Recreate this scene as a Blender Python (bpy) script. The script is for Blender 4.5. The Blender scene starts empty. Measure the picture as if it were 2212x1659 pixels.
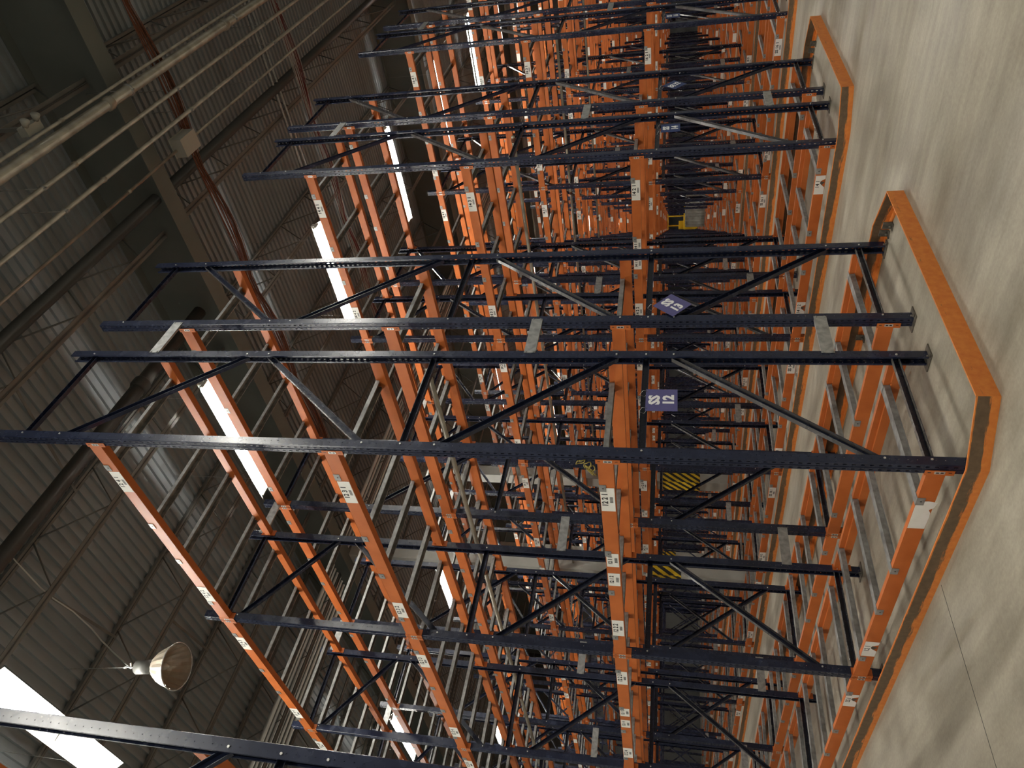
import bpy, math, random
from mathutils import Matrix, Vector
random.seed(7)
S = bpy.context.scene
COL = S.collection

# ------------------------------------------------------------------ camera, world, exposure
FPX = 1555.53
RX, RY, RZ = 1.7891, -0.010, 0.7348
CAM = Vector((3.5018, -3.1799, 1.732))
def _rot(rx, ry, rz):
    return Matrix.Rotation(rz, 3, 'Z') @ Matrix.Rotation(ry, 3, 'Y') @ Matrix.Rotation(rx, 3, 'X')
RP = _rot(RX, RY, RZ)                       # upright camera: x right, y up, z back
cd = bpy.data.cameras.new('camera'); cam = bpy.data.objects.new('camera', cd); COL.objects.link(cam)
cd.sensor_width = 36.0; cd.lens = 36.0 * FPX / 2212.0; cd.clip_start = 0.05; cd.clip_end = 300
xr, yu, zb = RP.col[0], RP.col[1], RP.col[2]
m = Matrix((( -yu[0], xr[0], zb[0]), (-yu[1], xr[1], zb[1]), (-yu[2], xr[2], zb[2]))).to_4x4()
m.translation = CAM
cam.matrix_world = m
S.camera = cam
S.view_settings.view_transform = 'Standard'; S.view_settings.look = 'None'
S.view_settings.gamma = 1.0; S.view_settings.use_curve_mapping = False
S.view_settings.exposure = 0.60
w = bpy.data.worlds.new('world'); S.world = w; w.use_nodes = True
w.node_tree.nodes['Background'].inputs[0].default_value = (1.0, 0.95, 0.84, 1)
w.node_tree.nodes['Background'].inputs[1].default_value = 0.13
TUBE_STRENGTH = 200.0
S.cycles.use_light_tree = True
S.cycles.max_bounces = 5; S.cycles.diffuse_bounces = 3; S.cycles.glossy_bounces = 3
S.cycles.sample_clamp_indirect = 6.0
S.cycles.caustics_reflective = False; S.cycles.caustics_refractive = False

def px(p):
    v = RP.transposed() @ (Vector(p) - CAM)
    if v.z > -0.05: return None
    return (1106 - FPX * v.y / -v.z, 829.5 - FPX * v.x / -v.z)
def seen(pts, mg=60):
    xs, ys, n = [], [], 0
    for p in pts:
        q = px(p)
        if q is None: n += 1; continue
        xs.append(q[0]); ys.append(q[1])
    if not xs: return False
    if n: return True
    return max(xs) > -mg and min(xs) < 2212 + mg and max(ys) > -mg and min(ys) < 1659 + mg
def dist(x, y): return math.hypot(x - CAM.x, y - CAM.y)

# ------------------------------------------------------------------ materials
def principled(name, col, rough=0.5, metal=0.0, spec=0.5):
    mt = bpy.data.materials.new(name); mt.use_nodes = True
    b = mt.node_tree.nodes['Principled BSDF']
    b.inputs['Base Color'].default_value = (*col, 1); b.inputs['Roughness'].default_value = rough
    b.inputs['Metallic'].default_value = metal; b.inputs['Specular IOR Level'].default_value = spec
    return mt
def mottled(name, c1, c2, scale, rough=(0.4, 0.6), metal=0.0, detail=6, stretch=(1, 1, 1), lo=0.35, hi=0.65, spec=0.5, bump=0.0, object_space=True):
    mt = principled(name, c1, rough[0], metal, spec); nt = mt.node_tree; N = nt.nodes; L = nt.links
    b = N['Principled BSDF']
    tc = N.new('ShaderNodeTexCoord'); mp = N.new('ShaderNodeMapping'); mp.inputs['Scale'].default_value = stretch
    L.new(tc.outputs['Object'], mp.inputs['Vector'])
    nz = N.new('ShaderNodeTexNoise'); nz.inputs['Scale'].default_value = scale; nz.inputs['Detail'].default_value = detail
    L.new(mp.outputs[0], nz.inputs['Vector'])
    rp = N.new('ShaderNodeValToRGB'); rp.color_ramp.elements[0].position = lo; rp.color_ramp.elements[1].position = hi
    rp.color_ramp.elements[0].color = (*c1, 1); rp.color_ramp.elements[1].color = (*c2, 1)
    L.new(nz.outputs['Fac'], rp.inputs['Fac']); L.new(rp.outputs['Color'], b.inputs['Base Color'])
    mr = N.new('ShaderNodeMapRange'); mr.inputs['To Min'].default_value = rough[0]; mr.inputs['To Max'].default_value = rough[1]
    L.new(nz.outputs['Fac'], mr.inputs['Value']); L.new(mr.outputs[0], b.inputs['Roughness'])
    if bump:
        bp = N.new('ShaderNodeBump'); bp.inputs['Strength'].default_value = bump; bp.inputs['Distance'].default_value = 0.01
        L.new(nz.outputs['Fac'], bp.inputs['Height']); L.new(bp.outputs[0], b.inputs['Normal'])
    return mt
M = {}
M['navy'] = mottled('navy_enamel', (0.010, 0.014, 0.034), (0.014, 0.020, 0.045), 9, (0.22, 0.32), spec=0.5)
def dusty(mt, dust):
    nt = mt.node_tree; N = nt.nodes; Lk = nt.links; b = N['Principled BSDF']
    src = b.inputs['Base Color'].links[0].from_socket
    g = N.new('ShaderNodeNewGeometry'); sx = N.new('ShaderNodeSeparateXYZ'); Lk.new(g.outputs['True Normal'], sx.inputs[0])
    mr = N.new('ShaderNodeMapRange'); mr.inputs['From Min'].default_value = .25; mr.inputs['From Max'].default_value = .8; mr.inputs['To Max'].default_value = .75
    Lk.new(sx.outputs['Z'], mr.inputs['Value'])
    mx = N.new('ShaderNodeMix'); mx.data_type = 'RGBA'; Lk.new(mr.outputs[0], mx.inputs['Factor']); Lk.new(src, mx.inputs['A'])
    mx.inputs['B'].default_value = (*dust, 1); Lk.new(mx.outputs['Result'], b.inputs['Base Color'])
dusty(M['navy'], (0.16, 0.145, 0.12))
M['orange'] = mottled('orange_enamel', (0.47, 0.120, 0.024), (0.54, 0.146, 0.032), 7, (0.40, 0.52), spec=0.4)
M['galv'] = mottled('galvanised_steel', (0.30, 0.305, 0.295), (0.52, 0.53, 0.515), 22, (0.30, 0.46), metal=0.6, lo=0.3, hi=0.7)
M['bar'] = mottled('dull_galvanised_steel', (0.20, 0.20, 0.19), (0.36, 0.36, 0.345), 18, (0.34, 0.5), metal=0.35)
M['zinc'] = principled('bright_zinc', (0.75, 0.74, 0.70), 0.35, 0.6)
M['paper'] = mottled('label_paper', (0.80, 0.79, 0.71), (0.86, 0.85, 0.79), 12, (0.5, 0.6))
M['ink'] = principled('black_ink', (0.012, 0.012, 0.012), 0.6)
M['signblue'] = principled('sign_blue', (0.095, 0.09, 0.23), 0.35)
M['signblue2'] = principled('sign_blue_deep', (0.014, 0.035, 0.13), 0.35)
M['white'] = principled('white_letter', (0.85, 0.85, 0.85), 0.5)
M['plate'] = mottled('base_plate_steel', (0.07, 0.065, 0.055), (0.15, 0.13, 0.10), 30, (0.5, 0.7), metal=0.3)
M['rooftube'] = principled('dark_roof_paint', (0.055, 0.055, 0.05), 0.5, 0.0, 0.3)
M['joist'] = mottled('joist_grey_paint', (0.13, 0.13, 0.12), (0.17, 0.17, 0.155), 3, (0.5, 0.65))
M['girder'] = mottled('girder_paint', (0.12, 0.135, 0.12), (0.15, 0.165, 0.15), 1.2, (0.55, 0.7))
M['pipe'] = mottled('steel_pipe', (0.30, 0.28, 0.23), (0.46, 0.43, 0.35), 5, (0.3, 0.42), metal=0.55)
M['rust'] = mottled('rusty_iron', (0.10, 0.035, 0.018), (0.22, 0.09, 0.05), 30, (0.6, 0.8))
M['deck'] = mottled('roof_deck_paint', (0.20, 0.225, 0.235), (0.29, 0.325, 0.34), 0.7, (0.45, 0.6), stretch=(0.6, 3, 1), lo=0.25, hi=0.75)
M['wall'] = mottled('insulated_wall', (0.05, 0.05, 0.046), (0.08, 0.08, 0.075), 0.5, (0.6, 0.8))
M['column'] = mottled('column_grey_paint', (0.36, 0.36, 0.32), (0.44, 0.44, 0.40), 2.5, (0.5, 0.65))
M['yellow'] = principled('hazard_yellow', (0.75, 0.50, 0.02), 0.45)
M['black'] = principled('hazard_black', (0.015, 0.015, 0.015), 0.5)
M['fixture'] = principled('white_fixture_enamel', (0.75, 0.76, 0.72), 0.35)
M['cable_or'] = principled('orange_cable', (0.22, 0.07, 0.03), 0.5)
M['cable_rd'] = principled('red_cable', (0.20, 0.025, 0.022), 0.5)
M['cable_wh'] = principled('white_cable', (0.55, 0.55, 0.52), 0.5)
M['rope'] = principled('yellow_rope', (0.30, 0.23, 0.05), 0.8)
M['box'] = principled('pale_grey_enamel', (0.42, 0.42, 0.37), 0.5)
M['reflector'] = principled('aluminium_reflector', (0.46, 0.40, 0.32), 0.33, 0.6)
M['load'] = mottled('ribbed_grey_sheet', (0.20, 0.21, 0.19), (0.30, 0.31, 0.28), 4, (0.5, 0.6))
def emis():
    mt = bpy.data.materials.new('fluorescent_glow'); mt.use_nodes = True; nt = mt.node_tree
    b = nt.nodes['Principled BSDF']; b.inputs['Base Color'].default_value = (0.9, 0.9, 0.9, 1)
    b.inputs['Emission Color'].default_value = (1.0, 0.97, 0.89, 1); b.inputs['Emission Strength'].default_value = TUBE_STRENGTH
    return mt
M['tube'] = emis()
# --- concrete floor: mottled, faint streaks, saw cut joints
def floor_mat():
    mt = principled('polished_concrete', (0.3, 0.27, 0.22), 0.4, 0.0, 0.4); nt = mt.node_tree; N = nt.nodes; L = nt.links
    b = N['Principled BSDF']; tc = N.new('ShaderNodeTexCoord')
    def noise(scale, detail, st, rough=0.6, dist_=0.0):
        mp = N.new('ShaderNodeMapping'); mp.inputs['Scale'].default_value = st; L.new(tc.outputs['Object'], mp.inputs['Vector'])
        nz = N.new('ShaderNodeTexNoise'); nz.inputs['Scale'].default_value = scale; nz.inputs['Detail'].default_value = detail
        nz.inputs['Roughness'].default_value = rough; nz.inputs['Distortion'].default_value = dist_
        L.new(mp.outputs[0], nz.inputs['Vector']); return nz
    n1 = noise(1.1, 8, (1, 1, 1), 0.62, 0.4); n2 = noise(5, 6, (0.25, 1.6, 1)); n3 = noise(40, 4, (1, 1, 1))
    r1 = N.new('ShaderNodeValToRGB'); e = r1.color_ramp.elements
    e[0].position = 0.34; e[0].color = (0.225, 0.198, 0.150, 1); e[1].position = 0.68; e[1].color = (0.375, 0.338, 0.262, 1)
    L.new(n1.outputs['Fac'], r1.inputs['Fac'])
    mx = N.new('ShaderNodeMix'); mx.data_type = 'RGBA'; mx.blend_type = 'SOFT_LIGHT'; mx.inputs['Factor'].default_value = 0.65
    L.new(r1.outputs['Color'], mx.inputs['A']); L.new(n2.outputs['Fac'], mx.inputs['B'])
    mx2 = N.new('ShaderNodeMix'); mx2.data_type = 'RGBA'; mx2.blend_type = 'SOFT_LIGHT'; mx2.inputs['Factor'].default_value = 0.35
    L.new(mx.outputs['Result'], mx2.inputs['A']); L.new(n3.outputs['Fac'], mx2.inputs['B'])
    L.new(mx2.outputs['Result'], b.inputs['Base Color'])
    mr = N.new('ShaderNodeMapRange'); mr.inputs['From Min'].default_value = .3; mr.inputs['From Max'].default_value = .7
    mr.inputs['To Min'].default_value = 0.36; mr.inputs['To Max'].default_value = 0.58
    L.new(n1.outputs['Fac'], mr.inputs['Value']); L.new(mr.outputs[0], b.inputs['Roughness'])
    bp = N.new('ShaderNodeBump'); bp.inputs['Strength'].default_value = 0.08; bp.inputs['Distance'].default_value = 0.01
    L.new(n3.outputs['Fac'], bp.inputs['Height']); L.new(bp.outputs[0], b.inputs['Normal'])
    return mt
M['floor'] = floor_mat()
# --- worn guard rail: orange with scraped brown steel showing in bands
def rail_mat(name, wear):
    mt = principled(name, (0.6, 0.2, 0.04), 0.5); nt = mt.node_tree; N = nt.nodes; L = nt.links; b = N['Principled BSDF']
    tc = N.new('ShaderNodeTexCoord'); mp = N.new('ShaderNodeMapping'); mp.inputs['Scale'].default_value = (1.5, 1.5, 14)
    L.new(tc.outputs['Object'], mp.inputs['Vector'])
    nz = N.new('ShaderNodeTexNoise'); nz.inputs['Scale'].default_value = 3.0; nz.inputs['Detail'].default_value = 9; nz.inputs['Roughness'].default_value = 0.7
    L.new(mp.outputs[0], nz.inputs['Vector'])
    sx = N.new('ShaderNodeSeparateXYZ'); L.new(tc.outputs['Object'], sx.inputs[0])
    mr = N.new('ShaderNodeMapRange'); mr.inputs['From Min'].default_value = 0.02; mr.inputs['From Max'].default_value = 0.075
    mr.inputs['To Min'].default_value = -0.22; mr.inputs['To Max'].default_value = 0.22
    L.new(sx.outputs['Z'], mr.inputs['Value'])
    m2 = N.new('ShaderNodeMapRange'); m2.inputs['From Min'].default_value = 0.108; m2.inputs['From Max'].default_value = 0.119
    m2.inputs['To Min'].default_value = 0.0; m2.inputs['To Max'].default_value = -0.5; L.new(sx.outputs['Z'], m2.inputs['Value'])
    a0 = N.new('ShaderNodeMath'); a0.operation = 'ADD'; L.new(mr.outputs[0], a0.inputs[0]); L.new(m2.outputs[0], a0.inputs[1])
    ad = N.new('ShaderNodeMath'); ad.operation = 'ADD'; L.new(nz.outputs['Fac'], ad.inputs[0]); L.new(a0.outputs[0], ad.inputs[1])
    rp = N.new('ShaderNodeValToRGB'); e = rp.color_ramp.elements
    e[0].position = wear; e[0].color = (0.66, 0.20, 0.035, 1); e[1].position = wear + 0.09; e[1].color = (0.12, 0.075, 0.04, 1)
    L.new(ad.outputs[0], rp.inputs['Fac'])
    n2 = N.new('ShaderNodeTexNoise'); n2.inputs['Scale'].default_value = 25; n2.inputs['Detail'].default_value = 6
    L.new(tc.outputs['Object'], n2.inputs['Vector'])
    mx = N.new('ShaderNodeMix'); mx.data_type = 'RGBA'; mx.blend_type = 'SOFT_LIGHT'; mx.inputs['Factor'].default_value = 0.6
    L.new(rp.outputs['Color'], mx.inputs['A']); L.new(n2.outputs['Fac'], mx.inputs['B']); L.new(mx.outputs['Result'], b.inputs['Base Color'])
    return mt
M['rail_worn'] = rail_mat('guard_rail_worn', 0.44)
M['rail_paint'] = rail_mat('guard_rail_painted', 0.80)

# ------------------------------------------------------------------ mesh builder
class MB:
    def __init__(s): s.v = []; s.f = []; s.mi = []; s.sm = []
    def add(s, vs, fs, mi=0, smooth=False):
        o = len(s.v); s.v += [tuple(p) for p in vs]
        for f in fs: s.f.append(tuple(i + o for i in f)); s.mi.append(mi); s.sm.append(smooth)
    def box(s, x0, x1, y0, y1, z0, z1, mi=0):
        s.add([(x0,y0,z0),(x1,y0,z0),(x1,y1,z0),(x0,y1,z0),(x0,y0,z1),(x1,y0,z1),(x1,y1,z1),(x0,y1,z1)],
              [(0,3,2,1),(4,5,6,7),(0,1,5,4),(1,2,6,5),(2,3,7,6),(3,0,4,7)], mi)
    def prism(s, prof, axis, a0, a1, mi=0, cap=True):
        """prof: closed polygon of 2D points; extruded along axis ('x': prof=(y,z), 'y': prof=(x,z), 'z': prof=(x,y))"""
        def P(t, q):
            return (t, q[0], q[1]) if axis == 'x' else ((q[0], t, q[1]) if axis == 'y' else (q[0], q[1], t))
        n = len(prof); vs = [P(a0, q) for q in prof] + [P(a1, q) for q in prof]
        fs = [(i, (i+1) % n, n + (i+1) % n, n + i) for i in range(n)]
        if cap: fs += [tuple(range(n))[::-1], tuple(range(n, 2*n))]
        s.add(vs, fs, mi)
    def sweep(s, p0, p1, prof, up=(0, 0, 1), mi=0):
        """extrude a closed 2D profile (a across, b along 'up') between two points"""
        p0 = Vector(p0); p1 = Vector(p1); d = (p1 - p0).normalized(); a = d.cross(Vector(up)).normalized(); b = a.cross(d).normalized()
        n = len(prof); vs = [p0 + a*q[0] + b*q[1] for q in prof] + [p1 + a*q[0] + b*q[1] for q in prof]
        fs = [(i, (i+1) % n, n + (i+1) % n, n + i) for i in range(n)] + [tuple(range(n))[::-1], tuple(range(n, 2*n))]
        s.add(vs, fs, mi)
    def tube(s, pts, r, n=8, mi=0, cap=True):
        pts = [Vector(p) for p in pts]; vs = []; fs = []
        ref = Vector((0, 0, 1))
        for i, p in enumerate(pts):
            d = (pts[min(i+1, len(pts)-1)] - pts[max(i-1, 0)]).normalized()
            u = ref if abs(d.z) < 0.9 else Vector((1, 0, 0))
            a = d.cross(u).normalized(); b = a.cross(d).normalized()
            rr = r[i] if isinstance(r, (list, tuple)) else r
            for k in range(n):
                t = 2*math.pi*k/n; vs.append(p + a*rr*math.cos(t) + b*rr*math.sin(t))
        for i in range(len(pts)-1):
            for k in range(n):
                fs.append((i*n+k, i*n+(k+1) % n, (i+1)*n+(k+1) % n, (i+1)*n+k))
        if cap: fs += [tuple(range(n))[::-1], tuple(range((len(pts)-1)*n, len(pts)*n))]
        s.add(vs, fs, mi, True)
    def merge(s, o, off=(0, 0, 0)):
        b = len(s.v); s.v += [(p[0]+off[0], p[1]+off[1], p[2]+off[2]) for p in o.v]
        s.f += [tuple(i+b for i in f) for f in o.f]; s.mi += o.mi; s.sm += o.sm
    def mesh(s, name, mats):
        me = bpy.data.meshes.new(name); me.from_pydata(s.v, [], s.f); me.update()
        for k in (mats if isinstance(mats, (list, tuple)) else [mats]): me.materials.append(M[k])
        me.polygons.foreach_set('material_index', s.mi); me.polygons.foreach_set('use_smooth', s.sm)
        return me
def obj(name, me, parent=None, loc=(0, 0, 0), rz=0.0):
    o = bpy.data.objects.new(name, me); COL.objects.link(o); o.location = loc
    if rz: o.rotation_euler = (0, 0, rz)
    if parent is not None: o.parent = parent
    return o
def tag(o, label, cat, group=None):
    o['label'] = label; o['category'] = cat
    if group: o['group'] = group
    return o
def struct(name, me, loc=(0, 0, 0)):
    o = obj(name, me, None, loc); o['kind'] = 'structure'; return o
def thing(name, label, cat, loc=(0, 0, 0), rz=0.0, group=None):
    return tag(obj(name, None, None, loc, rz), label, cat, group)

# ------------------------------------------------------------------ dimensions (metres)
D, G, A, L, CW = 1.067, 0.371, 1.9885, 2.6014, 0.076
PITCH = 2*D + G + A
LEV = {1: 0.237, 2: 2.207, 3: 4.163, 4: 6.150}
HT, HS = 6.995, 6.337
NB, NPAIR = 12, 12
ROWS = [(11, -A - D)]
for k in range(NPAIR):
    ROWS += [(12 + 2*k, PITCH*k), (13 + 2*k, PITCH*k + D + G)]
ORD = ['first', 'second', 'third', 'fourth', 'fifth', 'sixth', 'seventh', 'eighth', 'ninth', 'tenth', 'eleventh', 'twelfth', 'thirteenth', 'fourteenth', 'fifteenth']
LVN = {1: 'floor level', 2: 'second level', 3: 'third level', 4: 'top level'}
def rown(r):
    if r == 11: return 'the row left of SS 12'
    if r <= 16: return 'the SS %d row' % r
    return 'the %s row beyond SS 16' % ORD[min(r - 17, 14)]

# ------------------------------------------------------------------ upright frames
def perf(mb, o, a, b, n_, width, cells, pitch, hole, th=0.0022):
    o = Vector(o); a = Vector(a); b = Vector(b); n_ = Vector(n_)
    hw, hh = hole
    for c in range(cells):
        z0 = c*pitch; zc = z0 + pitch/2; cx = width/2
        outer = [(0, z0), (width, z0), (width, zc), (width, z0+pitch), (0, z0+pitch), (0, zc)]
        inner = [(cx-hw*.5, zc-hh), (cx+hw*.5, zc-hh), (cx+hw, zc+hh*.3), (cx+hw*.7, zc+hh), (cx-hw*.7, zc+hh), (cx-hw, zc+hh*.3)]
        vs = []
        for off in (0, th):
            for q in outer + inner: vs.append(o + a*q[0] + b*q[1] + n_*off)
        fs = []
        for i in range(6):
            j = (i+1) % 6
            fs.append((i, j, 6+j, 6+i)); fs.append((12+i, 18+i, 18+j, 12+j)); fs.append((6+i, 6+j, 18+j, 18+i))
        mb.add(vs, fs)
def post_mesh(H):
    mb = MB(); p = 0.0508; n = int((H - 0.01)/p); p = (H - 0.01)/n; zb_ = 0.01
    # front face at y=0, x from -CW to 0; two slotted strips either side of a recessed groove
    perf(mb, (-CW+.004, 0, zb_), (1,0,0), (0,0,1), (0,1,0), .029, n, p, (.0055, .012))
    perf(mb, (-.033, 0, zb_), (1,0,0), (0,0,1), (0,1,0), .029, n, p, (.0055, .012))
    z0, z1 = zb_, H
    def strip(q):
        for i in range(len(q)-1):
            (x0, y0), (x1, y1) = q[i], q[i+1]
            mb.add([(x0,y0,z0),(x1,y1,z0),(x1,y1,z1),(x0,y0,z1)], [(0,1,2,3)])
    strip([(-.043, 0), (-.040, .005), (-.036, .005), (-.033, 0)])
    strip([(-.043, .0022), (-.041, .0072), (-.035, .0072), (-.033, .0022)])
    strip([(-CW+.004, 0), (-CW, .004)]); strip([(-.004, 0), (0, .004)])
    for sx, nx in ((-CW, 1), (0, -1)):
        perf(mb, (sx, .028, zb_), (0,1,0), (0,0,1), (nx,0,0), .026, n, p, (.003, .003))
        for ya, yb in ((.004, .028), (.054, .070)):
            mb.add([(sx,ya,z0),(sx,yb,z0),(sx,yb,z1),(sx,ya,z1)], [(0,1,2,3)])
            xi = sx + nx*.0022; mb.add([(xi,ya,z0),(xi,yb,z0),(xi,yb,z1),(xi,ya,z1)], [(0,1,2,3)])
        xi = sx + nx*.014
        mb.add([(sx,.070,z0),(xi,.070,z0),(xi,.070,z1),(sx,.070,z1)], [(0,1,2,3)])
        mb.add([(xi,.070,z0),(xi,.060,z0),(xi,.060,z1),(xi,.070,z1)], [(0,1,2,3)])
    return mb
def post_lod(H):
    mb = MB(); t = .003
    mb.box(-CW, 0, 0, t, .01, H); mb.box(-CW, -CW+t, t, .07, .01, H); mb.box(-t, 0, t, .07, .01, H)
    return mb
CH = [(-.024, -.016), (.024, -.016), (.024, .018), (.021, .018), (.021, -.013), (-.021, -.013), (-.021, .018), (-.024, .018)]
def brace_list(H):
    hz = [.21, 1.92, 3.58, 6.76 if H > 6.6 else 6.12]
    last = 6.41 if H > 6.6 else 5.98
    dg = [(.47, 1.72, 0), (2.14, 3.33, 1), (3.87, 5.04, 0), (5.24, last, 1)]
    return hz, dg
def braces(H, mirror):
    """list of (y0,z0,y1,z1); y measured from the aisle post; mirror for odd rows"""
    hz, dg = brace_list(H); out = []
    ya, yb = .045, D - .045
    for z in hz: out.append((ya, z, yb, z))
    for z0, z1, from_rear in dg:
        out.append((yb, z0, ya, z1) if from_rear else (ya, z0, yb, z1))
    if mirror: out = [(D - a, b, D - c, d) for a, b, c, d in out]
    return out
def bolt(mb, x, y, z, mi=1):
    n = 6; vs = [(x, y + .0075*math.cos(t), z + .0075*math.sin(t)) for t in [i*math.pi/3 for i in range(6)]]
    vs += [(x + .006, v[1], v[2]) for v in vs]
    mb.add(vs, [(i, (i+1) % n, n+(i+1) % n, n+i) for i in range(n)] + [tuple(range(n, 2*n))], mi)
def brace_mesh(seg):
    y0, z0, y1, z1 = seg; mb = MB()
    d = Vector((0, y1-y0, z1-z0)).normalized()
    up = (1, 0, 0)
    mb.sweep((-.040, y0, z0), (-.040, y1, z1), CH, up)
    dy = .0 if abs(z0-z1) < .01 else .0
    bolt(mb, 0, y0, z0); bolt(mb, 0, y1, z1)
    return mb
def base_mesh():
    mb = MB(); mb.box(-.115, .035, -.028, .10, 0, .009)
    for x, y in ((.018, .01), (-.10, .085)):
        mb.tube([(x, y, .009), (x, y, .034)], .007, 6); mb.tube([(x, y, .009), (x, y, .018)], .013, 6)
    return mb
POST = {H: post_mesh(H).mesh('post', 'navy') for H in (HT, HS)}
BASE = base_mesh().mesh('base_plate', 'plate')
BR = {}
for H in (HT, HS):
    for mir in (0, 1):
        BR[H, mir] = [brace_mesh(s).mesh('brace', ['navy', 'zinc']) for s in braces(H, mir)]
LOD = {}
for H in (HT, HS):
    for mir in (0, 1):
        mb = MB(); p = post_lod(H); mb.merge(p)
        mb2 = MB(); mb2.v = [(-CW - v[0], D - v[1], v[2]) for v in p.v]; mb2.f = p.f; mb2.mi = p.mi; mb2.sm = p.sm; mb.merge(mb2)
        for y0, z0, y1, z1 in braces(H, mir):
            mb.sweep((-.04, y0, z0), (-.04, y1, z1), [(-.019, -.014), (.019, -.014), (.019, .014), (-.019, .014)], (1, 0, 0))
        LOD[H, mir] = mb.mesh('upright_frame_body', 'navy')
def make_frame(r, x, y, H, near, label, group):
    mir = r % 2
    if near:
        t = thing('upright_frame', label, 'rack frame', (x, y, 0), 0, group)
        obj('post', POST[H], t, (0, 0, 0)); obj('post', POST[H], t, (-CW, D, 0), math.pi)
        obj('base_plate', BASE, t, (0, 0, 0)); obj('base_plate', BASE, t, (-CW, D, 0), math.pi)
        for me in BR[H, mir]: obj('brace', me, t)
        return t
    o = obj('upright_frame', LOD[H, mir], None, (x, y, 0)); return tag(o, label, 'rack frame', group)
NFR = 0
for r, y in ROWS:
    nb = NB if r >= 12 else 1
    for b in range(nb + 1):
        x = -b*L
        H = HT if b == 0 else HS
        if not seen([(x, y, z) for z in (0, 2, 4, 6, 7)] + [(x, y + D, z) for z in (0, 2, 4, 6, 7)], 90): continue
        d = dist(x, y)
        where = 'end' if b == 0 else '%s frame in from the end' % ORD[b - 1]
        if b == 0: lab = 'navy upright frame at the aisle end of %s' % rown(r)
        elif r <= 16: lab = 'navy upright, %s, %s' % (where, rown(r))
        else: lab = 'navy upright, %s, %s' % (where, rown(r))
        g = 'upright frames of the pallet racks'
        if r > 24: lab = 'navy upright frame far back, %s of the rack rows' % where if False else lab
        make_frame(r, x, y, H, d < 20, lab, g); NFR += 1

# ------------------------------------------------------------------ text and labels
_txt = {}
def text_mb(s, size, bold=0.0):
    key = (s, size, bold)
    if key in _txt: return _txt[key]
    cu = bpy.data.curves.new('t', 'FONT'); cu.body = s; cu.size = size; cu.align_x = 'CENTER'; cu.align_y = 'CENTER'; cu.offset = bold
    cu.resolution_u = 2
    o = bpy.data.objects.new('t', cu); me = bpy.data.meshes.new_from_object(o)
    r = ([tuple(v.co) for v in me.vertices], [tuple(p.vertices) for p in me.polygons])
    bpy.data.objects.remove(o); bpy.data.meshes.remove(me); bpy.data.curves.remove(cu)
    _txt[key] = r; return r
def put_text(mb, s, size, cx, cz, y, mi, bold=0.0, rot=0.0, sx=1.0):
    """text lying in the local xz plane facing -y"""
    vs, fs = text_mb(s, size, bold); c, n = math.cos(rot), math.sin(rot)
    mb.add([(cx + (v[0]*sx)*c - v[1]*n, y, cz + (v[0]*sx)*n + v[1]*c) for v in vs], fs, mi)
_lab = {}
def label_mesh(s, near=True):
    """white placard facing -y, origin at its centre"""
    if s in _lab: return _lab[s]
    mb = MB(); w2, h2 = (.125, .049) if not s.startswith('!') else (.085, .046)
    if s.startswith('s '): w2 = .085; 
    t = s.strip('!')
    if s == 'blank':
        pr = [(-.14,-.05),(-.02,-.052),(.02,-.05),(.05,-.035),(.075,-.06),(.12,-.07),(.135,-.02),(.13,.05),(-.14,.05)]
        mb.prism(pr, 'y', -.0012, 0, 0)
    elif s.startswith('torn'):
        t = s[4:].strip()
        pr = [(-.11,-.05),(-.03,-.05),(.0,-.02),(.03,-.045),(.045,-.005),(.07,-.05),(.11,-.05),(.11,.05),(-.11,.05)]
        mb.prism(pr, 'y', -.0012, 0, 0)
        put_text(mb, t, .052, 0.01, .022, -.0016, 1, .001)
        mb.prism([(.0,-.02),(.03,-.045),(.045,-.005),(.02,.0)], 'y', -.004, -.0014, 2)
    else:
        mb.box(-w2, w2, -.0012, 0, -h2, h2, 0)
        if near:
            put_text(mb, t, .056 if w2 > .1 else .042, 0.0, .018, -.0016, 1, .0020)
            x = -.030
            for i in range(13):
                wd = .0022 if i % 3 else .0036
                mb.box(x, x + wd, -.0016, -.0011, -.036, -.014, 1); x += .0048
        else:
            put_text(mb, t, .054, 0.0, .018, -.0016, 1, .0012)
    _lab[s] = mb.mesh('label', ['paper', 'ink', 'plate']); return _lab[s]

# ------------------------------------------------------------------ step beams
LB = L - CW
BH = .105
def beam_body(mb, l=LB):
    mb.prism([(-.006, -BH), (.058, -BH), (.058, -.042), (.034, -.042), (.034, 0), (-.006, 0)], 'x', 0, l)
def bracket_mb(sgn):
    mb = MB()
    z1, z0 = .012, -.150
    # local x=0 at the post side; plate runs over the post face, return along its flank
    a, b = (-.034, .006) if sgn > 0 else (-.006, .034)
    mb.box(a, b, -.0075, -.0035, z0, z1)
    if sgn > 0: mb.box(0.0, .004, -.0035, .058, z0, z1)
    else: mb.box(-.004, 0.0, -.0035, .058, z0, z1)
    # slots and silver lock clip
    c = (a + b)/2 - sgn*.004
    for zc in (-.012, -.126): mb.box(c-.003, c+.003, -.0079, -.0074, zc-.009, zc+.009, 2)
    mb.box(c-.011, c+.011, -.0095, -.0074, -.098, -.040, 1)
    mb.box(c-.005, c+.005, -.0099, -.0094, -.090, -.073, 2); mb.box(c-.005, c+.005, -.0099, -.0094, -.065, -.048, 2)
    return mb
mb = MB(); beam_body(mb); BODY = mb.mesh('beam_body', 'orange')
BK = [bracket_mb(1).mesh('end_bracket', ['orange', 'zinc', 'black']), bracket_mb(-1).mesh('end_bracket', ['orange', 'zinc', 'black'])]
mb = MB(); beam_body(mb); mb.merge(bracket_mb(1)); mb.merge(bracket_mb(-1), (LB, 0, 0)); FARBEAM = mb
FARB = mb.mesh('rack_beam_far', ['orange', 'zinc', 'black'])
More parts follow.
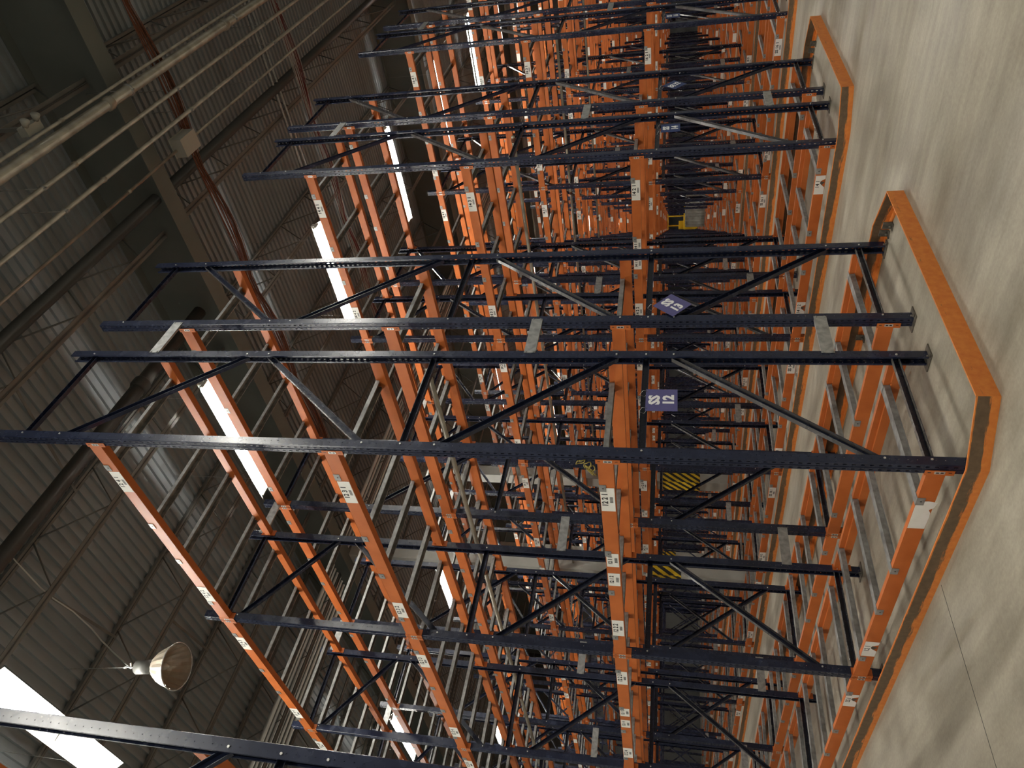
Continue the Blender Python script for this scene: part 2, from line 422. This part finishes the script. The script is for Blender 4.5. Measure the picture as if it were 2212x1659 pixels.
def text_beam(r, lev, b, side):
    """white labels on the aisle-facing front of even rows: list of (text, x from the bay's frame)"""
    if side or r % 2: return []
    p1, p2 = 2*b + 1, 2*b + 2
    if lev == 1:
        if r == 12: return ([('blank', -.46), ('torn 12 1', -2.16)] if b == 0 else [('torn SS.1', -.45), ('!SS 12', -2.2)])
        if r == 14 and b == 0: return [('torn 14 1', -.49), ('torn 14 1 2', -2.16)]
        return [('SS %d 1' % r, -.49), ('SS %d 3' % r, -2.2)]
    if lev == 2:
        return [('%d 2 %d' % (r, p1), -.45), ('!%d 1 %d' % (r, p1), -1.17), ('!%d 1 %d' % (r, p2), -1.43), ('%d 2 %d' % (r, p2), -2.16)]
    return [('%d %d %d' % (r, lev, p1), -.50), ('%d %d %d' % (r, lev, p2), -2.16)]
beams = []
for r, y in ROWS:
    for b in range(NB if r >= 12 else 1):
        for lev in (1, 2, 3, 4):
            for side in (0, 1):
                yy = y if side == 0 else y + D
                x1 = -b*L - CW; z = LEV[lev]
                if not seen([(x1, yy, z), (x1 - LB, yy, z), (x1 - LB/2, yy, z)], 40): continue
                beams.append((dist(x1 - LB/2, yy), r, b, lev, side, x1, yy, z))
beams.sort()
BAYN = lambda b: 'the %s bay' % ORD[b]
far = MB(); nb_ = 0
for d, r, b, lev, side, x1, yy, z in beams:
    if nb_ < 300:
        face = 'front' if side == 0 else 'back'
        tx = [t for t, _ in text_beam(r, lev, b, side) if t[0].isdigit()]
        if tx and r <= 16: lab = 'orange step beam labelled %s on %s of %s' % (tx[0], LVN[lev], rown(r))
        else: lab = 'orange %s beam, %s, %s, %s' % (face, LVN[lev], BAYN(b)[4:], rown(r))
        if side == 0:
            loc, rz = (x1 - LB, yy, z), 0.0
        else:
            loc, rz = (x1, yy, z), math.pi
        if d < 17:
            t = thing('rack_beam', lab, 'rack beam', loc, rz, 'orange pallet rack beams'); t['kind'] = 'thing'
            obj('beam_body', BODY, t); obj('end_bracket', BK[0], t); obj('end_bracket', BK[1], t, (LB, 0, 0))
            par = t
        else:
            par = tag(obj('rack_beam', FARB, None, loc, rz), lab, 'rack beam', 'orange pallet rack beams')
        par['kind'] = 'thing'
        for s_, lx in text_beam(r, lev, b, side):
            # position measured from the frame at the aisle end of the bay
            obj('label', label_mesh(s_), par, (LB + CW + lx, -.0068, -.052))
        nb_ += 1
    else:
        if side == 0: far.merge(FARBEAM, (x1 - LB, yy, z))
        else:
            m2 = MB(); m2.v = [(-v[0], -v[1], v[2]) for v in FARBEAM.v]; m2.f = FARBEAM.f; m2.mi = FARBEAM.mi; m2.sm = FARBEAM.sm
            far.merge(m2, (x1, yy, z))
        for s_, lx in text_beam(r, lev, b, side)[:]:
            cx = x1 + CW + lx; far.box(cx - .11, cx + .11, yy - .0085, yy - .006, z - .1, z - .005, 3)
o = obj('far_rack_beams', far.mesh('far_rack_beams', ['orange', 'zinc', 'black', 'paper']))
tag(o, 'mass of small orange beams in the rack rows deep in the background', 'rack beams'); o['kind'] = 'stuff'

# ------------------------------------------------------------------ galvanised pallet support bars
def bar_mb():
    mb = MB(); y0, y1 = .036, D - .036
    w2 = .034
    prof = [(-w2-.010, -.041), (-w2, -.041), (-w2, -.003), (w2, -.003), (w2, -.041), (w2+.010, -.041), (w2+.010, -.039), (w2+.002, -.039), (w2+.002, -.001), (-w2-.002, -.001), (-w2-.002, -.039), (-w2-.010, -.039)]
    mb.prism(prof, 'y', y0, y1)
    for s in (0, 1):
        q = lambda yv: yv if not s else D - yv
        a, b = sorted((q(-.009), q(.05)))
        mb.box(-w2, w2, a, b, .0005, .003)
        a, b = sorted((q(-.0095), q(-.0070)))
        mb.box(-w2, w2, a, b, -.046, .003)
        a, b = sorted((q(-.0100), q(-.0094)))
        mb.box(-.005, .005, a, b, -.030, -.020, 1)
    return mb
BAR = bar_mb(); BARM = BAR.mesh('support_bar', ['bar', 'black'])
OFF = (-.33, -1.09, -1.62, -2.32)
bars = []
for r, y in ROWS:
    for b in range(NB if r >= 12 else 1):
        for lev in (1, 2, 3, 4):
            for i, ox in enumerate(OFF):
                x = -b*L + ox
                if not seen([(x, y, LEV[lev]), (x, y + D, LEV[lev])], 20): continue
                bars.append((dist(x, y + D/2), r, b, lev, i, x, y))
bars.sort()
farb = MB()
SIMPLE = MB(); SIMPLE.box(-.026, .026, .036, D - .036, -.041, -.002); SIMPLE.box(-.026, .026, -.0095, -.007, -.046, .003)
for k, (d, r, b, lev, i, x, y) in enumerate(bars):
    if k < 300:
        lab = 'galvanised bar, %s in its bay, %s, %s, %s' % (ORD[i], LVN[lev], BAYN(b)[4:], rown(r))
        if len(lab.split()) > 16: lab = 'galvanised bar, %s of four, %s, %s, %s row' % (ORD[i], LVN[lev], BAYN(b), 'SS %d' % r if r < 17 else ORD[min(r-17,14)] + ' further')
        tag(obj('support_bar', BARM, None, (x, y, LEV[lev])), lab, 'support bar', 'galvanised bars across the rack beams')
    else: farb.merge(SIMPLE, (x, y, LEV[lev]))
o = obj('far_support_bars', farb.mesh('far_support_bars', ['bar', 'black']))
tag(o, 'grey crossbars in the rack rows deep in the background', 'support bars'); o['kind'] = 'stuff'

# ------------------------------------------------------------------ row spacers between back-to-back posts
mb = MB()
mb.prism([(-.045, 0), (.045, 0), (.045, -.02), (.041, -.02), (.041, -.004), (.018, -.004), (.018, -.010), (-.018, -.010), (-.018, -.004), (-.041, -.004), (-.041, -.02), (-.045, -.02)], 'y', -.03, G + .03)
# stands upright: profile rotated so its broad face looks toward the aisle end
SP = MB(); SP.v = [(v[2] + .006, v[1], v[0]) for v in mb.v]; SP.f = mb.f; SP.mi = mb.mi; SP.sm = mb.sm
for yy in (-.02, G + .02):
    for zz in (-.03, .03): bolt(SP, .006, yy, zz, 0)
SPM = SP.mesh('row_spacer', 'galv')
for k in range(NPAIR):
    for b in range(NB + 1):
        x, y = -b*L, PITCH*k + D
        if dist(x, y) > 26: continue
        for zi, z in enumerate((.65, 2.81, 6.16)):
            if not seen([(x, y, z), (x, y + G, z)], 10): continue
            pos = ('lowest', 'middle', 'topmost')[zi]
            fr = 'end frames' if b == 0 else '%s frames in' % ORD[b - 1]
            pr = 'SS %d and SS %d' % (12 + 2*k, 13 + 2*k) if k < 3 else 'the %s rack pair back' % ORD[k]
            tag(obj('row_spacer', SPM, None, (x, y, z)), 'silver row spacer, %s, joining the %s of %s' % (pos, fr, pr), 'rack spacer', 'silver spacers between back to back racks')

# ------------------------------------------------------------------ aisle signs
def sign(n, y, z, rot, deep):
    mb = MB(); s = .108
    mb.box(-s, s, -.001, .001, -s, s, 0)
    put_text(mb, 'SS', .100, 0, .046, -.0014, 1, .0050); put_text(mb, str(n), .100, 0, -.050, -.0014, 1, .0050)
    me = mb.mesh('aisle_sign', ['signblue2' if deep else 'signblue', 'white'])
    shade = ('smallest deep blue' if n == 16 else 'deep blue') if deep else 'purple blue'
    hang = 'hanging by one corner from' if rot else 'hanging square from'
    o = tag(obj('aisle_sign', me, None, (.012, y, z)), '%s sign with white SS %d %s a frame brace' % (shade, n, hang), 'sign')
    o.rotation_euler = (0, rot, math.pi/2)
    # wire ties
    mt = MB()
    if rot == 0:
        for dx in (-.085, .085): mt.tube([(dx, -.004, s-.012), (dx, -.010, s+.02), (dx, .03, s+.045), (dx, .05, s+.01), (dx, .012, s-.012)], .0016, 5)
    else:
        c = -s if rot > 0 else s
        mt.tube([(c*.93, -.004, s*.93), (c*1.05, -.012, s*1.15), (c*1.2, .03, s*1.35), (c*1.05, .05, s*1.1), (c*.93, .012, s*.93)], .0016, 5)
    obj('wire_tie', mt.mesh('wire_tie', 'zinc'), o)
    return o
sign(12, .515, 1.80, 0, False)
sign(13, 1.625, 1.735, math.radians(42), False)
sign(14, 5.06, 1.775, 0, True)
sign(15, 6.39, 1.735, math.radians(-48), True)
sign(16, 9.34, 1.775, 0, True)

# ------------------------------------------------------------------ floor guard rails around each pair of rows
def rail_piece(mb, p0, p1, h=.12, th=.010, mi=0):
    p0 = Vector((*p0, 0)); p1 = Vector((*p1, 0)); d = (p1-p0).normalized(); n = Vector((d.y, -d.x, 0))   # outward normal on the right
    for (a, b, z0, z1) in ((0, th, 0, h), (th, .055, 0, th)):
        vs = []
        for p in (p0, p1):
            for (o_, z) in ((a, z0), (b, z0), (b, z1), (a, z1)): vs.append(p - n*o_ + Vector((0, 0, z)))
        mb.add(vs, [(0,1,2,3), (4,7,6,5), (0,4,5,1), (1,5,6,2), (2,6,7,3), (3,7,4,0)], mi)
for k in range(NPAIR):
    y0 = PITCH*k; y1 = y0 + 2*D + G; xe, xc = .548, .145
    F0, F1 = y0 - .165, y0 + .015; B1, B0 = y1 - .16, y1 + .02
    t = thing('guard_rail', 'low worn orange guard rail on the floor around %s' % ('the %s and %d rows' % ('SS %d' % (12+2*k), 13+2*k) if k < 3 else 'the %s rack pair back' % ORD[k]), 'guard rail', (0, 0, 0), 0, 'floor guard rails around the rack ends')
    segs = [('side_rail', (-NB*L, F0), (xc, F0), 'rail_worn'), ('corner_rail', (xc, F0), (xe, F1), 'rail_worn'), ('end_rail', (xe, F1), (xe, B1), 'rail_paint'),
            ('corner_rail', (xe, B1), (xc, B0), 'rail_worn'), ('side_rail', (xc, B0), (-NB*L, B0), 'rail_worn')]
    for nm, p, q, mat in segs:
        mb = MB(); rail_piece(mb, p, q); obj(nm, mb.mesh(nm, mat), t)
    if k < 3:
        for (x, y, dx, dy) in ((.20, B0 - .06, .05, .04), (-1.0, B0 - .01, .03, .05), (.10, B0-.01, .05, .05)):
            mb = MB(); mb.box(x - .03, x + .03, y - .09, y - .04, 0, .008); mb.box(x - .03, x + .03, y - .05, y - .04, 0, .07); mb.tube([(x, y-.07, 0), (x, y-.07, .03)], .009, 6)
            obj('anchor_clip', mb.mesh('anchor_clip', 'plate'), t)

# ------------------------------------------------------------------ setting: floor, roof deck, far walls
X0, X1, Y0, Y1, ZD = -38.0, 12.0, -10.0, 62.0, 10.15
mb = MB(); mb.box(X0, X1, Y0, Y1, -.2, 0); struct('floor', mb.mesh('floor', 'floor'))
mb = MB(); mb.box(-.95, -.944, -6, -.19, .0, .0006); 
tag(obj('floor_joint', mb.mesh('floor_joint', 'ink'), None), 'thin dark saw cut line in the concrete in front of the SS 12 row', 'floor joint')
mb = MB(); p = .152; n = int((Y1 - Y0)/p); prof = []
for i in range(n):
    y = Y0 + i*p
    prof += [(y, ZD), (y + .052, ZD), (y + .064, ZD + .038), (y + .140, ZD + .038)]
vs = [(X0, a, b) for a, b in prof] + [(X1, a, b) for a, b in prof]; q = len(prof)
mb.add(vs, [(i, i+1, q+i+1, q+i) for i in range(q-1)]); mb.box(X0, X1, Y0, Y1, ZD + .06, ZD + .2)
struct('ceiling', mb.mesh('ceiling', 'deck'))
mb = MB(); mb.box(X0 - .2, X0, Y0, Y1, 0, ZD + .1); struct('wall_left', mb.mesh('wall_left', 'wall'))
mb = MB(); mb.box(X0, X1, Y1, Y1 + .2, 0, ZD + .1); struct('wall_far', mb.mesh('wall_far', 'wall'))

# ------------------------------------------------------------------ roof steel
def joist_parts(x, ya, yb, zb0=9.30):
    n = max(2, round((yb-ya)/1.3)); s = (yb-ya)/n
    bc = MB(); bc.box(x-.062, x-.003, ya, yb, zb0, zb0+.006); bc.box(x+.003, x+.062, ya, yb, zb0, zb0+.006)
    bc.box(x-.014, x-.008, ya, yb, zb0, zb0+.05); bc.box(x+.008, x+.014, ya, yb, zb0, zb0+.05)
    tc = MB(); tc.box(x-.05, x-.008, ya, yb, ZD-.055, ZD-.001); tc.box(x+.008, x+.05, ya, yb, ZD-.055, ZD-.001)
    wb = MB()
    for i in range(n):
        a = ya + i*s
        wb.tube([(x, a+.02, ZD-.03), (x, a+s/2, zb0+.02), (x, a+s-.02, ZD-.03)], .013, 6)
    return bc, tc, wb
GY = [5.50, 17.95, 30.4, 42.9, 55.3]
spans = [(-9.5, 5.42)] + [(GY[i] + .12, GY[i+1] - .12) for i in range(4)]
jx = [1.0 + 2.28*2 - 2.28*i for i in range(19)]
for si, (ya, yb) in enumerate(spans):
    for ji, x in enumerate(jx):
        if not seen([(x, ya + (yb-ya)*t/6, 9.5) for t in range(7)], 30): continue
        if si > 2: continue
        t = thing('roof_joist', 'grey open web roof joist, %s from the right, %s roof bay back' % (ORD[min(ji, 14)], ORD[si]), 'roof joist', (x, (ya+yb)/2, 9.3), 0, 'open web joists under the roof deck')
        cx, cy, cz = x, (ya+yb)/2, 9.3
        for nm, b in zip(('bottom_chord', 'top_chord', 'web'), joist_parts(0, ya - cy, yb - cy, 0)):
            pass
        for nm, b in zip(('bottom_chord', 'top_chord', 'web'), joist_parts(x, ya, yb)):
            b.v = [(v[0]-cx, v[1]-cy, v[2]-cz) for v in b.v]
            obj(nm, b.mesh(nm, 'joist'), t)
for gi, gy in enumerate(GY):
    mb = MB(); mb.box(X0, X1, gy-.008, gy+.008, 8.98, ZD-.02); web = mb
    t = thing('roof_girder', 'deep grey plate girder under the roof, %s one back' % ORD[gi], 'girder', (0, gy, 9), 0)
    web.v = [(v[0], v[1]-gy, v[2]-9) for v in web.v]; obj('web', web.mesh('web', 'girder'), t)
    for zz, nm in ((-.03, 'bottom_flange'), (ZD - 9 - .03, 'top_flange')):
        mb = MB(); mb.box(X0, X1, -.16, .16, zz, zz + .02); obj(nm, mb.mesh(nm, 'girder'), t)
# cross bridging rods
for i, (a, b, c) in enumerate([((-3.56, -2.5, 9.35), (-5.84, -1.2, 10.0), 0), ((-3.56, -1.2, 10.0), (-5.84, -2.5, 9.35), 1), ((-3.56, .6, 9.35), (-5.84, 1.2, 10.05), 2), ((-1.28, 2.0, 9.35), (-3.56, 2.2, 10.05), 3), ((-5.84, 1.6, 9.35), (-8.12, 2.2, 10.05), 4)]):
    mb = MB(); mb.sweep(a, b, [(-.02, -.003), (.02, -.003), (.02, .003), (-.02, .003)])
    tag(obj('bridging_strap', mb.mesh('bridging_strap', 'joist')), 'thin diagonal steel strap between roof joists, %s from the top of the photo' % ORD[i], 'roof brace', 'diagonal straps between roof joists')

# ------------------------------------------------------------------ pipes under the roof
def pipe(name, label, pts, r, mat='pipe', cat='pipe', coup=None, hang=None, zt=9.35, group=None, n=14):
    c = Vector(pts[0]); t = thing(name, label, cat, c, 0, group)
    rel = [Vector(q) - c for q in pts]
    mb = MB(); mb.tube(rel, r, n); obj('pipe_body', mb.mesh('pipe_body', mat), t)
    d = (rel[-1] - rel[0]); ln = d.length; d = d.normalized()
    if coup:
        s = coup[0]
        while s < min(ln, coup[2]):
            mb = MB(); w = max(.03, r*.9); q = d*s; mb.tube([q - d*w, q - d*w*.6, q + d*w*.6, q + d*w], [r*1.12, r*1.28, r*1.28, r*1.12], n)
            obj('coupling', mb.mesh('coupling', coup[3] if len(coup) > 3 else mat), t); s += coup[1]
    if hang:
        s = hang[0]
        while s < min(ln, hang[2]):
            q = d*s; mb = MB(); mb.tube([q - d*.012, q + d*.012], r*1.22, n); mb.tube([q + Vector((0, 0, r)), q + Vector((0, 0, zt - c.z))], .005, 6)
            mb.box(q.x-.012, q.x+.012, q.y-.02, q.y+.02, q.z - r - .03, q.z - r + .004)
            obj('hanger', mb.mesh('hanger', 'galv'), t); s += hang[1]
    return t
YP0, YP1 = -6.0, 34.0
pipe('sprinkler_main', 'thick steel sprinkler main running under the roof', [(.87, YP0, 8.70), (.87, YP1, 8.70)], .068, coup=(10.9, 3.2, 26), hang=(2.2, 3.05, 26))
pipe('conduit', 'thin conduit running close beside the thick sprinkler main', [(.985, YP0, 8.74), (.985, YP1, 8.74)], .022, coup=(1.1, 3.0, 26), n=8)
pipe('sprinkler_branch', 'steel pipe next below the thick sprinkler main', [(.53, YP0, 8.70), (.53, YP1, 8.70)], .030, coup=(1.9, 4.0, 26), hang=(3.3, 3.0, 26), n=10)
pipe('sprinkler_branch', 'steel pipe between its neighbour under the main and the pipe ending at a box', [(.19, YP0, 8.70), (.19, YP1, 8.70)], .030, coup=(2.2, 4.0, 26), hang=(3.4, 3.0, 26), n=10)
pipe('conduit', 'conduit that runs up to the pale junction box under the roof', [(-.13, YP0, 8.70), (-.13, 5.72, 8.70)], .022, coup=(1.5, 3.0, 12), n=8)
pipe('conduit', 'conduit that carries on beyond the pale junction box', [(-.13, 6.25, 8.70), (-.13, YP1, 8.70)], .022, hang=(2.2, 3.0, 20), n=8)
pipe('roof_duct', 'dark painted pipe running between two roof joists over the frame tops', [(-.74, YP0, 9.22), (-.74, YP1, 9.22)], .085, 'rooftube')
pipe('roof_duct', 'dark thick pipe ending against the web of the nearest girder', [(-2.66, YP0, 9.30), (-2.66, 5.3, 9.30)], .10, 'rooftube', coup=(9.5, 30, 10), n=16)
# grouped pipes far left
for i in range(7):
    x = -10.15 - .17*i; pipe('conduit', '%s of seven parallel conduits running under the roof at lower left' % ORD[i], [(x, -4, 9.45), (x, 46, 9.45)], (.036 if i % 3 else .05), 'zinc', 'conduit', n=8, group='bank of parallel conduits')
for i, yy in enumerate((9.82, 9.99)):
    pipe('conduit', '%s of the two pale conduits running across the sprinkler pipes' % ('nearer' if i == 0 else 'further'), [(3.2, yy, 9.22), (-8.5, yy, 9.22)], .026, 'galv', 'conduit', n=8, group='pair of pale conduits')
# junction box
mb = MB(); mb.box(-.13, .13, -.20, .20, -.09, .09); mb.box(-.14, .14, -.21, .21, .085, .10)
t = tag(obj('junction_box', mb.mesh('junction_box', 'box'), None, (-.13, 5.98, 8.70)), 'pale grey junction box at the end of a conduit under the roof', 'junction box')
# small unit near the top left corner
t = thing('emergency_light', 'small white twin unit fixed to a roof joist at the upper left', 'light', (1.05, 3.75, 8.85))
mb = MB(); mb.box(-.05, .05, -.13, .13, -.05, .06); obj('housing', mb.mesh('housing', 'box'), t)
for s in (-.09, .09):
    mb = MB(); mb.tube([(.05, s, -.03), (.12, s, -.07)], [.03, .05], 12); obj('lamp_head', mb.mesh('lamp_head', 'box'), t)
mb = MB(); mb.box(-.02, .02, -.02, .02, .05, .5); obj('stem', mb.mesh('stem', 'joist'), t)
# in-rack sprinkler pipes in the flues
for k in range(4):
    y = PITCH*k + D + G/2
    pipe('in_rack_sprinkler', 'grey sprinkler pipe with rusty couplings inside the %s back to back rack pair' % ORD[k], [(-.25, y, 3.78), (-28, y, 3.78)], .024, 'pipe', 'pipe', coup=(.05, 3.1, 26, 'rust'), n=10)

# cable bundles
def bundle(name, label, x0, x1, y, z, nw, mats, spread, sag, seed):
    rnd = random.Random(seed); t = thing(name, label, 'cables', (x0, y, z))
    for mi, mt in enumerate(mats):
        mb = MB()
        for w_ in range(nw // len(mats)):
            a, b = rnd.uniform(-spread, spread), rnd.uniform(-.03, .03); ph = rnd.uniform(0, 6); pts = []
            for i in range(61):
                u = i/60; xx = (x1 - x0)*u; g = abs(math.sin(math.pi*xx/2.28))
                pts.append((xx, a*(0.35 + .65*g) + .015*math.sin(3*xx+ph), b - sag*g*(.6 + .4*math.sin(ph)**2)))
            mb.tube(pts, .006, 4, cap=False)
        obj('cable_strand', mb.mesh('cable_strand', mt), t)['kind'] = 'stuff'
bundle('cable_bundle', 'loose bundle of orange and dark cables sagging under the roof past the girder', 4.0, -16, 6.30, 8.88, 26, ['cable_or', 'rust'], .13, .12, 3)
bundle('cable_bundle', 'bundle of red cables running under the roof above the SS 15 row', 3.0, -12, 9.80+.55, 8.95, 24, ['cable_rd', 'cable_wh'], .15, .08, 5)
mb = MB(); q0 = [(-2.76, .76, 9.6), (-3.48, .63, 9.4), (-3.70, .62, 9.35), (-3.95, .60, 9.2), (-4.18, .51, 9.0), (-4.24, .39, 8.8), (-4.25, .24, 8.5), (-4.15, .05, 8.1), (-3.96, .03, 7.98)]
mb.tube(q0, .010, 6); tag(obj('flexible_conduit', mb.mesh('flexible_conduit', 'cable_wh')), 'pale wavy flexible cable leading to the unlit dome lamp', 'cable')

# ------------------------------------------------------------------ unlit high bay lamp
t = thing('high_bay_lamp', 'unlit dome lamp with a faceted reflector hanging under the roof', 'lamp', (-3.93, .03, 7.42)); t.scale = (.80, .80, .80)
t.rotation_euler = (math.radians(4), math.radians(-6), 0)
mb = MB(); prof = [(.07, .27), (.15, .24), (.215, .15), (.265, .04), (.30, -.06), (.31, -.10)]
n = 36
for k_, off in ((0, 0.0), (1, -.006)):
    vs = []
    for r_, z_ in prof:
        for i in range(n):
            rr = (r_ + off) * (1 + (.045 if i % 2 else -.0)); a = 2*math.pi*i/n; vs.append((rr*math.cos(a), rr*math.sin(a), z_ + .0))
    mb.add(vs, [(j*n+i, j*n+(i+1) % n, (j+1)*n+(i+1) % n, (j+1)*n+i) for j in range(len(prof)-1) for i in range(n)])
obj('reflector', mb.mesh('reflector', 'reflector'), t)
mb = MB(); ring = [(.325*math.cos(2*math.pi*i/40), .325*math.sin(2*math.pi*i/40), -.10) for i in range(41)]; mb.tube(ring, .010, 6, cap=False); obj('rim', mb.mesh('rim', 'galv'), t)
mb = MB(); mb.tube([(0,0,.26), (0,0,.34), (0,0,.36), (0,0,.58), (0,0,.62)], [.04, .04, .10, .10, .05], 16); obj('ballast_housing', mb.mesh('ballast_housing', 'rooftube'), t)
mb = MB(); mb.tube([(0,0,.62), (0,0,.70), (.03,0,.76), (0,0,.82), (-.02,0,.78)], .012, 8); mb.tube([(0,0,.8),(0,0,1.9)], .006, 6); obj('hook', mb.mesh('hook', 'galv'), t)
mb = MB(); mb.tube([(0,0,.26), (0,0,.20), (0,0,.10), (0,0,.04)], [.03, .045, .05, .02], 16); obj('bulb', mb.mesh('bulb', 'fixture'), t)

# ------------------------------------------------------------------ fluorescent fixtures
def tube_mb():
    mb = MB(); mb.tube([(-.585, 0, 0), (.585, 0, 0)], .017, 8); return mb
TUBE = tube_mb().mesh('tube', 'tube')
mb = MB(); mb.prism([(-.040, .035), (.040, .035), (.040, .10), (-.040, .10)], 'x', -1.235, 1.235)
HOUS = mb.mesh('housing', 'fixture')
mb = MB(); mb.prism([(.052, .050), (.160, -.030), (.163, -.027), (.055, .053)], 'x', -1.235, 1.235)
for x in (-1.2, -.4, .4, 1.2): mb.box(x-.012, x+.012, .03, .09, .046, .050)
WING = mb.mesh('reflector_wing', 'fixture')
mb = MB(); mb.box(-.012, .012, -.081, .081, -.006, .036)
HOLD = mb.mesh('lamp_holder', 'fixture')
mb = MB(); mb.tube([(0, 0, .10), (0, 0, 1.60)], .003, 5)
WIRE = mb.mesh('hanging_wire', 'galv')
XL = (4.6, -3.98, -15.08, -26.18)
for k in range(-2, 12):
    y = -.83 + PITCH*k
    if k == 0: y = -.83
    for xi, x in enumerate(XL):
        if k < 0 and xi > 1: continue
        if xi and not seen([(x + dx, y, 8.3) for dx in (-1.3, 0, 1.3)], 150) and k > 1: continue
        if xi == 0 and k > 2: continue
        if xi == 3 and k < 2 : continue
        if k < 0: wh = 'over the floor %s left of the SS 12 row' % ('well' if k == -1 else 'furthest')
        elif k == 0: wh = 'left of the SS 12 row'
        elif k < 3: wh = 'between the SS %d and SS %d rows' % (11 + 2*k, 12 + 2*k)
        else: wh = 'in the %s rack aisle back' % ORD[min(k, 14)]
        lab = 'fluorescent fixture %s, %s' % (wh, ('over the cross aisle', 'nearest the rack ends', 'second lamp in', 'third lamp in')[xi])
        t = thing('fluorescent_fixture', lab, 'light fixture', (x, y, 8.38), 0, 'fluorescent fixtures over the aisles')
        obj('housing', HOUS, t); obj('reflector_wing', WING, t); obj('reflector_wing', WING, t, (0, 0, 0), math.pi)
        for hx in (-1.215, -.0, 1.215): obj('lamp_holder', HOLD, t, (hx, 0, 0))
        for hx in (-.9, .9): obj('hanging_wire', WIRE, t, (hx, 0, 0))
        for dx in (-.605, .605):
            for dy in (-.065, .065): obj('tube', TUBE, t, (dx, dy, .012))

# ------------------------------------------------------------------ building columns with hazard bands
def column(x, y, z0, z1, label, ztop=9.0):
    t = thing('building_column', label, 'column', (x, y, 0)); t['kind'] = 'thing'; w = .17
    mb = MB(); mb.box(-w, w, -w, w, 0, ztop); obj('shaft', mb.mesh('shaft', 'column'), t)
    mb = MB(); e = .0025
    mb.box(-w-e, w+e, -w-e, w+e, z0, z1, 0)
    e2 = .004; h = z1 - z0; n_ = 6; s = .19
    for face in range(4):
        for i in range(-10, n_ + 3):
            a0 = -w + i*s*1.0
            poly = [(a0, z0), (a0 + s/2, z0), (a0 + s/2 + h*.8, z1), (a0 + h*.8, z1)]
            # clip to the face width
            def clip(poly, lim, keep):
                out = []
                for q in range(len(poly)):
                    p, r = poly[q], poly[(q+1) % len(poly)]
                    ip, ir = keep(p[0], lim), keep(r[0], lim)
                    if ip: out.append(p)
                    if ip != ir:
                        u = (lim - p[0])/(r[0]-p[0]); out.append((lim, p[1] + u*(r[1]-p[1])))
                return out
            poly = clip(poly, -w, lambda v, l: v >= l - 1e-9); 
            if len(poly) < 3: continue
            poly = clip(poly, w, lambda v, l: v <= l + 1e-9)
            if len(poly) < 3: continue
            def T(a, z):
                o_ = w + e2
                return ((a, -o_, z), (o_, a, z), (-a, o_, z), (-o_, -a, z))[face]
            mb.add([T(a, z) for a, z in poly], [tuple(range(len(poly)))], 1)
    obj('hazard_band', mb.mesh('hazard_band', ['yellow', 'black']), t)
column(-9.98, PITCH + D + G/2, 1.50, 2.12, 'grey building column with a yellow black hazard band, lower of two in the photo', 8.98)
column(-12.26, PITCH*2 + D + G/2, .95, 1.95, 'grey building column with a tall hazard band, seen behind the first front post', 8.98)
column(-22.4, PITCH*3 + D + G/2, 1.50, 2.12, 'grey building column deep between the racks, its hazard band barely seen', 8.98)

# ------------------------------------------------------------------ rope tied at the first beam, far loads
mb = MB(); rnd = random.Random(4)
def loop(cx, cy, cz, rx_, rz_, tilt, n=12, turns=1.0):
    pts = []
    for i in range(n + 1):
        t_ = 2*math.pi*turns*i/n
        a_, b_ = rx_*math.cos(t_), rz_*math.sin(t_)
        pts.append((cx + a_*math.cos(tilt) - b_*math.sin(tilt), cy + .006*math.sin(3*t_), cz + a_*math.sin(tilt) + b_*math.cos(tilt)))
    return pts
mb.tube(loop(-.062, -.012, 2.315, .012, .034, .5), .0042, 6)
mb.tube(loop(-.085, -.016, 2.270, .020, .030, .9), .0042, 6)
mb.tube(loop(-.115, -.022, 2.245, .022, .030, 1.1), .0042, 6)
for q_ in range(4):
    pts = [(-.085 - .004*q_, -.018, 2.285)]
    for i in range(5): pts.append((pts[-1][0] - .016 + rnd.uniform(-.006, .006), -.018 - .004*i, pts[-1][2] - .010 + rnd.uniform(-.012, .012)))
    mb.tube(pts, .0035, 5)
tag(obj('rope', mb.mesh('rope', 'rope')), 'frayed yellow rope tied to the front post above the 12 2 1 beam', 'rope')
t = thing('ribbed_crate', 'grey ribbed crate standing far away in the gap between racks', 'crate', (-15.0, PITCH*6 + 3.4, 0))
mb = MB()
for i in range(9): mb.box(-.7 + i*.16, -.7 + i*.16 + .10, -.45, .45, .12, 1.15)
mb.box(-.72, .72, -.43, .43, .14, 1.12); obj('body', mb.mesh('body', 'load'), t)
mb = MB(); mb.box(-.7, .7, -.45, .45, 0, .12); obj('pallet', mb.mesh('pallet', 'load'), t)
t = thing('forklift', 'small yellow forklift far away down the gap between racks', 'forklift', (-20.4, 38.9, 0))
mb = MB(); mb.box(-.9, .9, -.5, .5, .25, 1.1); mb.box(-.9, -.3, -.45, .45, 1.1, 1.4); obj('chassis', mb.mesh('chassis', 'yellow'), t)
mb = MB(); mb.box(-.7, .6, -.5, .5, 2.05, 2.15)
for x in (-.65, .55):
    for y in (-.45, .45): mb.box(x-.03, x+.03, y-.03, y+.03, 1.1, 2.05)
obj('overhead_guard', mb.mesh('overhead_guard', 'yellow'), t)
mb = MB(); mb.box(.95, 1.05, -.35, -.25, .1, 2.6); mb.box(.95, 1.05, .25, .35, .1, 2.6); obj('mast', mb.mesh('mast', 'black'), t)
for x in (-.6, .6):
    for y in (-.5, .5):
        mb = MB(); mb.tube([(x, y-.1, .25), (x, y+.1, .25)], .25, 16); obj('wheel', mb.mesh('wheel', 'black'), t)
print('frames', NFR, 'beams', len(beams), 'bars', len(bars))
